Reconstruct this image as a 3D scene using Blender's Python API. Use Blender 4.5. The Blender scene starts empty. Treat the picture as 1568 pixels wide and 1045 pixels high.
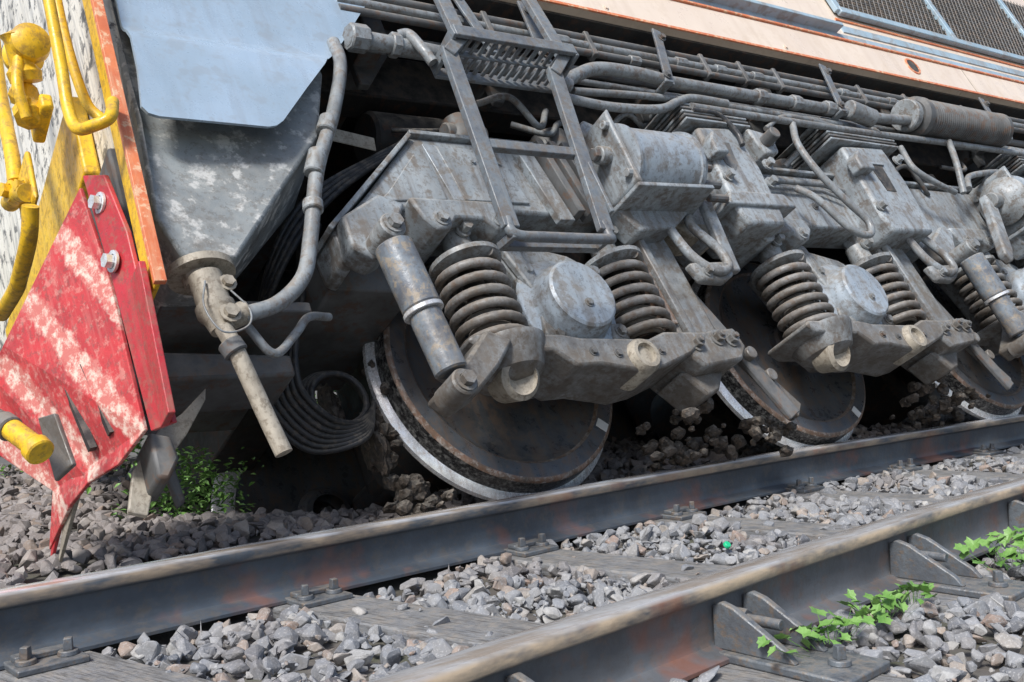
import bpy, bmesh, math, random
import numpy as np
from mathutils import Vector as V, Matrix, noise as mnoise
random.seed(7); rng=np.random.default_rng(7)
scene=bpy.context.scene
COL=scene.collection

# ------------------------------------------------------------------ materials
def mixn(nt,f,a,b,blend='MIX'):
    n=nt.nodes.new('ShaderNodeMix'); n.data_type='RGBA'; n.blend_type=blend
    for s,v in ((0,f),(6,a),(7,b)):
        if isinstance(v,bpy.types.NodeSocket): nt.links.new(v,n.inputs[s])
        else: n.inputs[s].default_value=v if s==0 else (v[0],v[1],v[2],1)
    return n.outputs[2]
def noise(nt,vec,sc,det=4,rough=.6,stretch=None):
    n=nt.nodes.new('ShaderNodeTexNoise'); n.inputs['Scale'].default_value=sc
    n.inputs['Detail'].default_value=min(det,4); n.inputs['Roughness'].default_value=rough
    if stretch:
        m=nt.nodes.new('ShaderNodeMapping'); m.inputs['Scale'].default_value=stretch
        nt.links.new(vec,m.inputs[0]); vec=m.outputs[0]
    nt.links.new(vec,n.inputs['Vector']); return n.outputs['Fac']
def ramp(nt,v,lo,hi):
    n=nt.nodes.new('ShaderNodeMapRange'); n.inputs[1].default_value=lo; n.inputs[2].default_value=hi
    nt.links.new(v,n.inputs[0]); return n.outputs[0]
def mul(nt,a,b):
    n=nt.nodes.new('ShaderNodeMath'); n.operation='MULTIPLY'
    nt.links.new(a,n.inputs[0])
    if isinstance(b,(int,float)): n.inputs[1].default_value=b
    else: nt.links.new(b,n.inputs[1])
    return n.outputs[0]
DUST=(.40,.37,.32)
GREASE=(.085,.068,.052)
def M(name,c1,c2,c3=None,sc=5,rough=.55,metal=0.,bump=.15,dust=.45,streak=.35,spots=.6,bsc=60,grime=0.,top=.45,bot=-.35,fine=0.):
    m=bpy.data.materials.new(name); m.use_nodes=True; nt=m.node_tree
    b=nt.nodes['Principled BSDF']
    tc=nt.nodes.new('ShaderNodeTexCoord').outputs['Object']
    col=mixn(nt,ramp(nt,noise(nt,tc,sc,5,.65),.38,.62),c1,c2)
    nz=noise(nt,tc,sc*3.3,5,.7)
    if c3:
        col=mixn(nt,mul(nt,ramp(nt,nz,.53,.61),spots),col,c3)
        if streak>0: col=mixn(nt,mul(nt,ramp(nt,noise(nt,tc,sc*2,4,.6,(3,3,.35)),.48,.66),streak),col,c3)
    if fine>0:
        col=mixn(nt,mul(nt,ramp(nt,noise(nt,tc,42,4,.8),.54,.60),fine),col,(.10,.085,.07))
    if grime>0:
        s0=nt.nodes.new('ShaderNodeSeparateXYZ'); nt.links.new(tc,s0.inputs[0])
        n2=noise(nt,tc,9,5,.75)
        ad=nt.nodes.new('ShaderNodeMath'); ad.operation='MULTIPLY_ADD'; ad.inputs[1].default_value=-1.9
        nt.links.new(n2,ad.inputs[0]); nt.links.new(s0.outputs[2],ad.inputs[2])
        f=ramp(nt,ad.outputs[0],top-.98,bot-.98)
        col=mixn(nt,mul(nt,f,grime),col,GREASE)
    if dust>0:
        g=nt.nodes.new('ShaderNodeNewGeometry'); s=nt.nodes.new('ShaderNodeSeparateXYZ')
        nt.links.new(g.outputs['Normal'],s.inputs[0])
        f=mul(nt,ramp(nt,s.outputs[2],.25,.95),dust)
        f=mul(nt,f,ramp(nt,nz,.35,.55))
        col=mixn(nt,f,col,DUST)
    nt.links.new(col,b.inputs['Base Color'])
    r=nt.nodes.new('ShaderNodeMapRange'); nt.links.new(nz,r.inputs[0])
    r.inputs[1].default_value=.3; r.inputs[2].default_value=.7
    r.inputs[3].default_value=max(.05,rough-.15); r.inputs[4].default_value=min(1,rough+.2)
    nt.links.new(r.outputs[0],b.inputs['Roughness'])
    b.inputs['Metallic'].default_value=metal
    if bump>0:
        bp=nt.nodes.new('ShaderNodeBump'); bp.inputs['Strength'].default_value=bump; bp.inputs['Distance'].default_value=.01
        nt.links.new(noise(nt,tc,bsc,5,.65),bp.inputs['Height']); nt.links.new(bp.outputs[0],b.inputs['Normal'])
    return m
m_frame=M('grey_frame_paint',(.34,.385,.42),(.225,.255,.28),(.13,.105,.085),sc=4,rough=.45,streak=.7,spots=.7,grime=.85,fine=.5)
m_silver=M('silver_paint',(.40,.47,.54),(.30,.35,.40),(.17,.145,.12),sc=4,rough=.38,metal=.1,streak=.5,spots=.6,bump=.06,fine=.4)
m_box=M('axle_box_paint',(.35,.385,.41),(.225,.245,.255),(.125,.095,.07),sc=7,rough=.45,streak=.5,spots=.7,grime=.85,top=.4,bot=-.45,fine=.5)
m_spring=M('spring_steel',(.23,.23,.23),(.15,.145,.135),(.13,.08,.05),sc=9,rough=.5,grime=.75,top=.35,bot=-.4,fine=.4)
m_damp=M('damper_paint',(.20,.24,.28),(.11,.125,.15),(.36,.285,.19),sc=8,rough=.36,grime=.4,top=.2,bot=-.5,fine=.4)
m_pipe=M('pipe_grey',(.27,.30,.32),(.175,.19,.20),(.12,.08,.055),sc=8,rough=.42,fine=.35)
m_dark=M('underframe_black',(.035,.034,.034),(.02,.02,.022),(.09,.05,.035),sc=5,rough=.7,dust=.45,streak=0,bump=0)
m_mid=M('underframe_grey',(.13,.135,.14),(.075,.076,.076),(.13,.07,.04),sc=5,rough=.6,dust=.5,streak=0,bump=0)
m_rubber=M('rubber_hose',(.045,.047,.052),(.025,.027,.03),(.13,.11,.09),sc=10,rough=.45,streak=0,bump=0)
m_wheel=M('wheel_web',(.095,.107,.125),(.05,.057,.066),(.13,.085,.058),sc=4,rough=.34,metal=.1,streak=.65,spots=.6,dust=.2,fine=.5)
m_tread=M('wheel_tread_greasy',(.05,.05,.052),(.02,.02,.022),(.32,.32,.31),sc=14,rough=.28,metal=.2,spots=.7,dust=.1)
m_rim=M('wheel_rim_rust',(.22,.125,.08),(.12,.088,.066),(.40,.38,.36),sc=12,rough=.4,metal=.2)
m_steel=M('polished_steel',(.86,.88,.90),(.66,.68,.70),(.3,.2,.14),sc=10,rough=.25,metal=.4,bump=.03,dust=0,spots=.3)
m_cream=M('cream_paint',(.82,.70,.58),(.76,.64,.53),(.5,.38,.27),sc=2,rough=.35,bump=.03,dust=.1,streak=.2,spots=.18)
m_front=M('front_sunlit_mottled',(.85,.82,.74),(.78,.74,.65),(.05,.05,.055),sc=5,rough=.4,bump=.05,dust=.0,streak=.5,spots=.85)  # pale panels with sun glare painted into the colour, black mottling over
m_blue=M('light_blue_paint',(.38,.52,.62),(.30,.42,.50),(.25,.25,.25),sc=3,rough=.4,bump=.03)
m_orange=M('orange_paint',(.72,.22,.09),(.6,.16,.07),(.75,.55,.35),sc=9,rough=.45,dust=.1,spots=.7)
m_yellow=M('yellow_paint',(.86,.55,.02),(.76,.45,.015),(.30,.17,.04),sc=6,rough=.4,dust=.1,spots=.55,fine=.3)
m_hood=M('hood_pale_paint',(.37,.48,.60),(.32,.42,.52),(.24,.26,.28),sc=3,rough=.30,metal=.1,bump=.04,streak=.25,spots=.3,dust=.1)
m_tank=M('sandbox_scuffed',(.29,.32,.33),(.17,.185,.19),(.62,.63,.62),sc=3.8,rough=.42,streak=.0,spots=.85,grime=.5,top=.2,bot=-.1,fine=.4)
m_nozzle=M('nozzle_cream',(.42,.38,.31),(.30,.27,.22),(.13,.10,.07),sc=10,rough=.6,fine=.3)
m_redp=M('red_flange',(.52,.035,.05),(.40,.03,.035),(.3,.12,.09),sc=7,rough=.42,dust=.1,fine=.35)
m_white=M('white_mark',(.8,.8,.78),(.7,.7,.68),None,rough=.6)
m_mesh=M('grille_mesh_dark',(.06,.05,.04),(.12,.09,.06),None,sc=12,rough=.6)
m_lad=M('ladder_grey',(.17,.20,.225),(.115,.13,.15),(.10,.075,.055),sc=8,rough=.42,fine=.4)
m_grease=M('mud_and_grease',(.06,.048,.038),(.028,.025,.023),(.14,.105,.08),sc=16,rough=.7,dust=.45,bump=.8,bsc=45)
def plough_mat():
    m=M('plough_stripes_and_sun',(.56,.05,.055),(.42,.04,.045),(.62,.32,.27),sc=9,rough=.45,dust=.0,spots=.45,streak=.2,fine=.4)
    nt=m.node_tree; b=nt.nodes['Principled BSDF']; old=b.inputs['Base Color'].links[0].from_socket
    tc=nt.nodes.new('ShaderNodeTexCoord').outputs['Object']
    mp=nt.nodes.new('ShaderNodeMapping'); mp.inputs['Rotation'].default_value=(math.radians(-68),0,0)
    nt.links.new(tc,mp.inputs[0])
    sp=nt.nodes.new('ShaderNodeSeparateXYZ'); nt.links.new(mp.outputs[0],sp.inputs[0])
    nz=noise(nt,tc,9,5,.8)
    ad=nt.nodes.new('ShaderNodeMath'); ad.operation='MULTIPLY_ADD'; ad.inputs[1].default_value=.09
    nt.links.new(nz,ad.inputs[0]); nt.links.new(sp.outputs[2],ad.inputs[2])
    a=nt.nodes.new('ShaderNodeMath'); a.operation='PINGPONG'; a.inputs[1].default_value=.105
    nt.links.new(ad.outputs[0],a.inputs[0])
    f=ramp(nt,a.outputs[0],.062,.076)
    wear_sun=mixn(nt,ramp(nt,noise(nt,tc,26,5,.8),.40,.54),(.76,.58,.49),(.57,.17,.145))  # cream bands: worn stripes and sun patches painted as one
    nt.links.new(mixn(nt,f,old,wear_sun),b.inputs['Base Color'])
    return m
m_plough=plough_mat()

# ------------------------------------------------------------------ locomotive frame
LOCO=bpy.data.objects.new('locomotive',None); COL.objects.link(LOCO)
Lw=V((.9998,-.0194,.0106)).normalized(); Uw=V((.0006,.5021,.8648)).normalized()
Yw=Uw.cross(Lw).normalized(); Uw=Lw.cross(Yw)
Mx=Matrix((Lw,Yw,Uw)).transposed().to_4x4(); Mx.translation=V((2.549,3.314,.662))
LOCO.matrix_world=Mx
def P(l,o,u): return V((l,-o,u))
def smooth(me,ang=35):
    for p in me.polygons: p.use_smooth=True
    me.set_sharp_from_angle(angle=math.radians(ang))
def addobj(name,bm_or_me,mats,parent=LOCO,bevel=0,sm=True):
    if isinstance(bm_or_me,bmesh.types.BMesh):
        me=bpy.data.meshes.new(name); bmesh.ops.recalc_face_normals(bm_or_me,faces=bm_or_me.faces); bm_or_me.to_mesh(me); bm_or_me.free()
    else: me=bm_or_me
    for m in (mats if isinstance(mats,(list,tuple)) else [mats]): me.materials.append(m)
    if sm: smooth(me)
    ob=bpy.data.objects.new(name,me); COL.objects.link(ob)
    if parent: ob.parent=parent
    if bevel>0:
        b=ob.modifiers.new('bevel','BEVEL'); b.width=bevel; b.segments=2; b.limit_method='ANGLE'; b.angle_limit=math.radians(30); b.harden_normals=False
    return ob
def prism(name,pts,o0,o1,mat,bevel=.006,off=(0,0),parent=LOCO):
    """outline pts (l,u) extruded from depth o0 to o1"""
    bm=bmesh.new()
    a=[bm.verts.new(P(p[0]+off[0],o0,p[1]+off[1])) for p in pts]
    b=[bm.verts.new(P(p[0]+off[0],o1,p[1]+off[1])) for p in pts]
    n=len(pts)
    bm.faces.new(a); bm.faces.new(b[::-1])
    for i in range(n): bm.faces.new((a[i],a[(i+1)%n],b[(i+1)%n],b[i]))
    return addobj(name,bm,mat,parent,bevel,sm=bevel>0)
def box(name,l0,l1,o0,o1,u0,u1,mat,bevel=.006):
    return prism(name,[(l0,u0),(l1,u0),(l1,u1),(l0,u1)],o0,o1,mat,bevel)
def hexa(name,A,B,mat,bevel=.006,parent=LOCO):
    bm=bmesh.new(); a=[bm.verts.new(P(*p)) for p in A]; b=[bm.verts.new(P(*p)) for p in B]; n=len(A)
    bm.faces.new(a); bm.faces.new(b[::-1])
    for i in range(n): bm.faces.new((a[i],a[(i+1)%n],b[(i+1)%n],b[i]))
    return addobj(name,bm,mat,parent,bevel,sm=bevel>0)
def plate_pts(name,pts,thick,mat,bevel=.003):
    v=[P(*p) for p in pts]; nn=V((0,0,0))
    for i in range(len(v)): nn+=v[i].cross(v[(i+1)%len(v)])
    nn.normalize()
    bm=bmesh.new(); a=[bm.verts.new(p) for p in v]; b=[bm.verts.new(p+nn*thick) for p in v]; n=len(v)
    bm.faces.new(a); bm.faces.new(b[::-1])
    for i in range(n): bm.faces.new((a[i],a[(i+1)%n],b[(i+1)%n],b[i]))
    return addobj(name,bm,mat,LOCO,bevel,sm=False)
def lathe(name,c,axis,prof,mats,seg=48,matidx=None,bevel=0):
    ax=P(*axis).normalized(); t=ax.orthogonal().normalized(); s=ax.cross(t); cc=P(*c)
    bm=bmesh.new(); rings=[]
    for r,h in prof:
        if r<1e-5: rings.append([bm.verts.new(cc+ax*h)])
        else: rings.append([bm.verts.new(cc+ax*h+(t*math.cos(2*math.pi*k/seg)+s*math.sin(2*math.pi*k/seg))*r) for k in range(seg)])
    for i in range(len(rings)-1):
        A,B=rings[i],rings[i+1]
        for k in range(seg):
            k2=(k+1)%seg
            if len(A)==1: f=bm.faces.new((A[0],B[k],B[k2]))
            elif len(B)==1: f=bm.faces.new((A[k],B[0],A[k2]))
            else: f=bm.faces.new((A[k],B[k],B[k2],A[k2]))
            if matidx: f.material_index=matidx[i]
    return addobj(name,bm,mats,LOCO,bevel)
def cyl(name,a,b,r,mat,seg=24,r2=None):
    a3=P(*a);b3=P(*b);h=(b3-a3).length; r2=r if r2 is None else r2
    ax=(b[0]-a[0],b[1]-a[1],b[2]-a[2]); e=min(r,h)*.12
    return lathe(name,a,ax,[(0,0),(r-e,0),(r,e),(r2,h-e),(r2-e,h),(0,h)],mat,seg)
def bolt(c,ax=(0,1,0),r=.018,h=.018,mat=None,name='bolt'):
    mat=mat or m_mid
    lathe(name,c,ax,[(0,0),(r*1.5,0),(r*1.5,h*.25),(r,h*.25)],mat,12)
    lathe(name,c,ax,[(r,0),(r,h),(0,h)],mat,6)
def clump(name,c,r,mat=None,sc=(1,1,1),sub=4):
    bm=bmesh.new(); bmesh.ops.create_icosphere(bm,subdivisions=sub,radius=1)
    cc=P(*c); sd_=V((c[0]*7,c[1]*5,c[2]*9))
    for v in bm.verts:
        d=1+.30*mnoise.noise(v.co*1.6+sd_)+.20*mnoise.noise(v.co*4+sd_)+.10*mnoise.noise(v.co*9+sd_)
        v.co=cc+V((v.co.x*sc[0],v.co.y*sc[1],v.co.z*sc[2]))*r*d
    return addobj(name,bm,mat or m_grease,LOCO,0,sm=True)
def mud(name,c,spread,n,r0,r1,seed):
    """a heap of clods as one mesh"""
    q=random.Random(seed); bm=bmesh.new()
    for i in range(n):
        k=bmesh.ops.create_icosphere(bm,subdivisions=2,radius=1)['verts']
        cc=P(c[0]+q.gauss(0,spread[0]),c[1]+q.gauss(0,spread[1]),c[2]+q.gauss(0,spread[2])); r=q.uniform(r0,r1)
        s=V((q.uniform(.7,1.4),q.uniform(.7,1.3),q.uniform(.6,1.1))); o=V((q.random()*50,q.random()*50,0))
        for v in k:
            d=1+.5*mnoise.noise(v.co*1.7+o)+.25*mnoise.noise(v.co*4+o)
            v.co=cc+V((v.co.x*s.x,v.co.y*s.y,v.co.z*s.z))*r*d
    return addobj(name,bm,m_grease,LOCO,0,sm=False)
def crom(pts,n=10):
    pts=[V(p) for p in pts]; out=[]
    q=[pts[0]*2-pts[1]]+pts+[pts[-1]*2-pts[-2]]
    for i in range(1,len(q)-2):
        for k in range(n):
            t=k/n; p0,p1,p2,p3=q[i-1],q[i],q[i+1],q[i+2]
            out.append(.5*((2*p1)+(p2-p0)*t+(2*p0-5*p1+4*p2-p3)*t*t+(3*p1-p0-3*p2+p3)*t**3))
    out.append(pts[-1]); return out
def tube(name,pts,r,mat,curved=True,parent=LOCO,res=5):
    q=[P(*p) for p in pts]
    if curved and len(q)>2: q=crom(q)
    cu=bpy.data.curves.new(name,'CURVE'); cu.dimensions='3D'; cu.bevel_depth=r; cu.bevel_resolution=res; cu.use_fill_caps=True
    s=cu.splines.new('POLY'); s.points.add(len(q)-1)
    for i,p in enumerate(q): s.points[i].co=(*p,1)
    cu.materials.append(mat); ob=bpy.data.objects.new(name,cu); COL.objects.link(ob)
    if parent: ob.parent=parent
    return ob
def spring(c,top,bot,R,r,turns,mat,name='coil_spring'):
    pts=[]
    n=int(turns*22)
    for i in range(n+1):
        t=i/n; a=t*turns*2*math.pi
        pts.append((c[0]+R*math.cos(a),c[1]+R*math.sin(a),bot+(top-bot)*t))
    tube(name,pts,r,mat,curved=False,res=6)

# ---- wheels
AX=[.01,1.90,3.77,5.9]
WU=.015
def wheel(l,o,sgn):
    prof=[(0,.03),(.10,.03),(.115,.015),(.12,-.02),(.15,-.035),(.28,-.05),(.42,-.03),(.455,-.012),(.468,0),(.53,0),(.542,-.004),(.550,-.014),(.552,-.05),(.556,-.092),(.572,-.100),(.588,-.112),(.590,-.132),(.575,-.142),(.48,-.144),(.43,-.12),(.15,-.10),(.12,-.15),(.09,-.16)]
    mi=[0,0,0,0,0,0,0,2,0,2,2,1,1,3,3,3,3,2,0,0,0,0]
    if sgn<0: mi[11]=mi[12]=3; mi[16]=3; mi[17]=3  # far wheel: pale tread and back ring stand in for reflected sky
    lathe('wheel',(l,o,WU),(0,sgn,0),prof,[m_wheel,m_tread,m_rim,m_steel],112,mi)
for a in AX:
    wheel(a,0,1); wheel(a if a>.5 else -.22,-1.60,-1)
    cyl('axle',(a,-.1,WU),(a,-1.5,WU),.085,m_dark)
    cyl('brake_disc_hub',(a,-.55,WU),(a,-.95,WU),.24,m_dark,32)
for l,ang in ((.01,-42),(1.90,-60),(3.77,-60)):
    a=math.radians(ang); c,s=math.cos(a),math.sin(a)
    q=[]
    for r,t in ((.475,-.022),(.475,.022),(.53,.022),(.53,-.022)):
        q.append((l+r*c-t*s,.004,WU+r*s+t*c))
    plate_pts('rim_mark',q,.003,m_white,0)

# ---- axle boxes, springs, legs for each axle
def axle_set(k,damper):
    def off(p): return [(x+k,y) for x,y in p]
    prism('axle_box_body',off([(-.2,.37),(-.17,.385),(-.1,.37),(.19,.30),(.24,.27),(.25,.05),(.30,-.10),(.31,-.2),(-.08,-.2),(-.13,-.1),(-.1,.1),(-.15,.25)]),.06,.38,m_box,.014)
    prism('axle_box_rib',off([(-.2,.37),(-.17,.385),(-.10,.355),(-.03,.05),(-.0,-.18),(-.06,-.2),(-.13,-.1),(-.1,.1)]),.38,.42,m_box,.01)
    lathe('axle_box_cover',(k+.06,.38,.03),(0,1,0),[(.235,0),(.23,.012),(.21,.02),(.185,.03),(.172,.06),(.17,.078),(.160,.09),(.156,.118),(.145,.127),(0,.129)],m_silver,44)
    prism('cover_flange',off([(.06+.235*math.cos(math.radians(t))*(1.08 if i%2 else .98),.03+.235*math.sin(math.radians(t))*(1.08 if i%2 else .98)) for i,t in enumerate(range(0,360,45))]),.372,.396,m_box,.01)
    for ax,au in ((-.13,.17),(.20,.16),(-.11,-.13),(.20,-.13)):
        prism('cover_lug',off([(.05+ax*1.05-.045,.03+au-.045),(.05+ax*1.05+.045,.03+au-.045),(.05+ax*1.05+.045,.03+au+.045),(.05+ax*1.05-.045,.03+au+.045)]),.375,.412,m_box,.02)
        bolt((k+.05+ax*1.05,.412,.03+au),r=.02,h=.02,mat=m_box)
    bolt((k+.06,.509,-.02),r=.014,h=.012,mat=m_box)
    prism('spring_plank',off([(-.56,-.155),(-.53,-.135),(-.14,-.15),(-.05,-.17),(.30,-.19),(.40,-.16),(.62,-.17),(.63,-.2),(.5,-.27),(.32,-.32),(.20,-.335),(.0,-.29),(-.12,-.29),(-.20,-.22),(-.50,-.2)]),.22,.50,m_box,.012)
    lathe('spring_cup',(k-.34,.38,-.18),(0,0,1),[(0,-.11),(.08,-.11),(.13,-.08),(.165,0),(.172,.02),(.172,.035),(.15,.04),(0,.04)],m_box,36)
    lathe('plank_boss',(k+.22,.36,-.27),(0,1,0),[(.075,0),(.075,.15),(.062,.17),(.045,.17),(.040,.15),(0,.15)],m_nozzle,28)
    lathe('plank_hollow',(k-.36,.36,-.255),(0,.9,-.4),[(.085,0),(.085,.10),(.065,.115),(.06,.10),(0,.06)],m_nozzle,28)
    for bx,bu in ((-.02,-.235),(.1,-.25),(.33,-.25),(.02,-.11),(.12,-.12)): bolt((k+bx,.50 if bu<-.2 else .38,bu),r=.013,h=.014)
    for sx in (-.34,.42):
        spring((k+sx,.37),.235,-.13,.122,.0185,6.2,m_spring)
        spring((k+sx,.37),.235,-.13,.075,.013,7,m_spring,'inner_coil_spring')
        lathe('spring_top_seat',(k+sx,.37,.24),(0,0,1),[(0,-.03),(.05,-.03),(.12,-.01),(.145,0),(.145,.02),(.1,.035),(.06,.06),(.055,.15),(0,.15)],m_box,32)
        cyl('spring_guide',(k+sx,.37,-.12),(k+sx,.37,.24),.045,m_dark)
        bolt((k+sx,.43,.37),(0,1,0),r=.022,h=.05,mat=m_box)
    prism('pedestal_leg',off([(.50,.47),(.73,.47),(.76,.3),(.79,-.15),(.80,-.27),(.70,-.30),(.56,-.27),(.55,-.05),(.52,.28)]),.28,.44,m_frame,.012)
    prism('pedestal_leg_rib',off([(.53,.40),(.57,.40),(.62,-.2),(.58,-.2)]),.44,.475,m_frame,.006)
    prism('pedestal_clamp',off([(.50,-.17),(.84,-.15),(.86,-.25),(.80,-.31),(.56,-.33),(.50,-.27)]),.20,.49,m_box,.014)
    prism('pedestal_shoe',off([(.50,-.30),(.76,-.31),(.68,-.40),(.60,-.42)]),.22,.40,m_box,.012)
    for bx,bu in ((.56,-.22),(.70,-.2),(.78,-.21)): 
        bolt((k+bx,.49,bu),r=.026,h=.03,mat=m_box)
        cyl('clamp_stud',(k+bx,.49,bu),(k+bx,.535,bu),.012,m_mid,12)
    prism('horn_slot',off([(.50,.30),(.53,.30),(.56,-.1),(.53,-.1)]),.38,.455,m_rim,.003)
    prism('spring_bracket',off([(-.58,.47),(-.12,.47),(-.10,.40),(-.16,.34),(-.22,.33),(-.27,.38),(-.40,.38),(-.44,.33),(-.50,.32),(-.55,.38)]),.24,.5,m_frame,.012)
    for bx in (-.47,-.2): bolt((k+bx,.5,.375),r=.024,h=.022,mat=m_box)
    if damper:
        a=(k-.80,.60,.19); b=(k-.725,.57,-.36)
        A=V(a);B=V(b)
        def at(t): return tuple(A.lerp(B,t))
        cyl('damper_sleeve',at(.04),at(.50),.068,m_damp,32)
        cyl('damper_band',at(.50),at(.53),.071,m_steel,32)
        cyl('damper_tube',at(.53),at(.93),.057,m_damp,32)
        cyl('damper_eye',(a[0],a[1]-.09,a[2]+.03),(a[0],a[1]+.05,a[2]+.03),.048,m_box,24)
        cyl('damper_eye',(b[0],b[1]-.09,b[2]-.02),(b[0],b[1]+.05,b[2]-.02),.048,m_box,24)
        prism('damper_arm',[(k-.77,-.36),(k-.71,-.42),(k-.62,-.38),(k-.50,-.29),(k-.40,-.19),(k-.50,-.14),(k-.62,-.25)],.42,.54,m_box,.014)
        prism('damper_mount',[(k-.90,.35),(k-.90,.22),(k-.82,.17),(k-.76,.20),(k-.70,.30),(k-.62,.42),(k-.72,.46)],.40,.52,m_frame,.014)
        bolt((a[0],a[1]+.05,a[2]+.03),r=.026,h=.03,mat=m_box); bolt((b[0],b[1]+.05,b[2]-.02),r=.026,h=.03,mat=m_box)
for i,a in enumerate((.03,1.92,3.78,5.9)):
    axle_set(a,i in (0,2))
for c,r,s in (((-.60,-.20,-.20),.07,(.6,1,1.9)),((-.50,-.2,-.42),.07,(1,1,.9)),((-.68,-.3,0.02),.06,(.6,1,1.8))):
    clump('grease_clump',c,r,None,s)
for i,(c,sp,n) in enumerate((((.80,.06,-.50),(.16,.08,.03),46),((1.12,.20,-.53),(.06,.05,.04),20),((.62,.20,-.42),(.09,.05,.02),14),((2.78,.08,-.50),(.15,.08,.03),40),((2.52,.20,-.42),(.09,.05,.02),12),((4.5,.1,-.47),(.2,.1,.04),30),((-.55,-.1,-.52),(.06,.07,.03),18),((-.57,-.17,-.15),(.02,.04,.16),22))):
    mud('mud_heap',c,sp,n,.012,.034,i+11)

# ---- bogie side frame
fr=[(-.88,.34),(-.70,.50),(-.40,.815),(6.8,.80),(6.8,.45)]
und=[]
for a in (5.9,3.78,1.92,.03):
    und+= [(a+.95,.40),(a+.78,.44),(a+.76,.46),(a-.1,.46),(a-.6,.46)] if a>1 else [(a+.95,.40),(a+.78,.44),(a-.1,.46),(a-.6,.45),(a-.72,.44),(a-.86,.20),(a-.90,.22)]
    if a>1: und+=[(a-.72,.40),(a-.88,.32)]
prism('bogie_side_frame',fr+und,.26,.45,m_frame,.014)
box('frame_top_flange',-.41,6.8,.24,.475,.815,.835,m_frame,.004)
plate_pts('frame_end_flange',[(-.42,.475,.82),(-.905,.475,.34),(-.905,.0,.34),(-.42,.0,.82)],.02,m_frame,.004)
prism('frame_end_box',[(-.88,.34),(-.70,.50),(-.42,.79),(-.30,.79),(-.5,.2),(-.84,.22)],-.5,.26,m_mid,.01)
box('frame_cross_beam',-.80,-.55,-1.9,-.5,.3,.6,m_dark,.01)
prism('frame_panel',[(-.36,.78),(-.28,.78),(-.23,.50),(-.31,.50)],.45,.457,m_silver,.003)
prism('frame_panel',[(-.30,.77),(.02,.77),(.06,.50),(-.26,.50)],.45,.462,m_frame,.004)
prism('frame_end_panel',[(-.80,.36),(-.60,.52),(-.42,.72),(-.36,.70),(-.34,.50),(-.60,.48),(-.72,.34)],.45,.458,m_frame,.004)
for x in (.18,.25,.32): prism('frame_rib',[(x,.80),(x+.035,.80),(x+.10,.42),(x+.06,.42)],.45,.53,m_mid,.004)
prism('frame_rib_plate',[(.08,.80),(.16,.80),(.24,.40),(.16,.40)],.45,.49,m_frame,.004)
box('frame_rail_pipe_clip',1.5,1.58,.45,.5,.66,.74,m_frame)
tube('frame_pipe',[(1.30,.48,.735),(2.2,.48,.735),(2.35,.48,.70)],.016,m_pipe,False)
tube('frame_pipe',[(1.30,.48,.69),(2.15,.48,.69),(2.3,.48,.64)],.010,m_pipe,False)
for x in (1.62,1.80,2.05): bolt((x,.45,.60),r=.016,h=.02)
for x in (-.15,-.02): bolt((x,.462,.70),r=.010,h=.010,mat=m_frame)
prism('frame_arch_grime',[(.86,.44),(1.2,.44),(1.14,.36),(.95,.36)],.30,.46,m_nozzle,.01)

# ---- brake cylinder
def brake_cyl(l0,l1,u,r,o=.60):
    lathe('brake_cylinder',(l0,o,u),(1,0,0),[(0,0),(.10,0),(r*.98,.0),(r+.012,.006),(r+.012,.022),(r,.028),(r,l1-l0-.09),(r+.010,l1-l0-.088),(r+.010,l1-l0-.07),(r*.97,l1-l0-.055),(r*.8,l1-l0-.012),(r*.5,l1-l0),(0,l1-l0+.005)],m_silver,56)
    prism('brake_cylinder_plate',[(l0-.035,u+r+.02),(l0-.005,u+r+.05),(l0-.005,u-r-.03),(l0-.035,u-r-.01)],o-r-.02,o+r*.75,m_frame,.01)
    plate_pts('brake_cylinder_shelf',[(l0-.04,o+.12,u-r-.025),(l1-.05,o+.12,u-r-.01),(l1,o-.18,u-r-.01),(l0-.04,o-.18,u-r-.025)],-.02,m_frame,.005)
    prism('brake_cylinder_gusset',[(l0-.04,u-r-.02),(l1-.05,u-r-.02),(l1-.2,u-r-.12),(l0+.05,u-r-.15)],o-.17,o-.05,m_frame,.01)
    cyl('brake_cylinder_port',(l0-.09,o+.03,u+.02),(l0,o+.03,u+.02),.040,m_box)
    cyl('brake_cylinder_port_nut',(l0-.12,o+.03,u+.02),(l0-.09,o+.03,u+.02),.03,m_mid,6)
    for du,do in ((.13,.10),(.13,-.12),(-.13,.10),(-.13,-.12)):
        cyl('tie_bolt',(l0-.06,o+do,u+du),(l0-.03,o+do,u+du),.020,m_box,8)
brake_cyl(.47,.95,.625,.165)
prism('cylinder_bracket_lug',[(.40,.84),(.46,.90),(.56,.86),(.62,.78),(.45,.78)],.50,.58,m_frame,.012)
prism('cylinder_bracket_lug',[(.88,.80),(.95,.84),(1.03,.80),(1.03,.72),(.88,.72)],.50,.60,m_frame,.012)
for u in (.74,.64,.54,.46): cyl('slack_adjuster_stud',(.97,.62,u),(1.09,.62,u),.020,m_mid,10)
prism('slack_link',[(1.0,.50),(1.07,.50),(1.02,.1),(.95,.1)],.52,.56,m_frame,.01)
brake_cyl(3.86,4.40,.60,.17)
cyl('brake_push_rod',(3.62,.62,.60),(3.86,.62,.60),.05,m_box)
lathe('brake_end_bell',(3.80,.62,.60),(-1,0,0),[(.15,0),(.155,.02),(.12,.05),(.09,.09),(.06,.10),(0,.10)],m_box,36)
prism('brake_lever',[(3.62,.66),(3.70,.60),(3.50,.22),(3.42,.14),(3.38,.20)],.56,.62,m_frame,.014)

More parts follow.
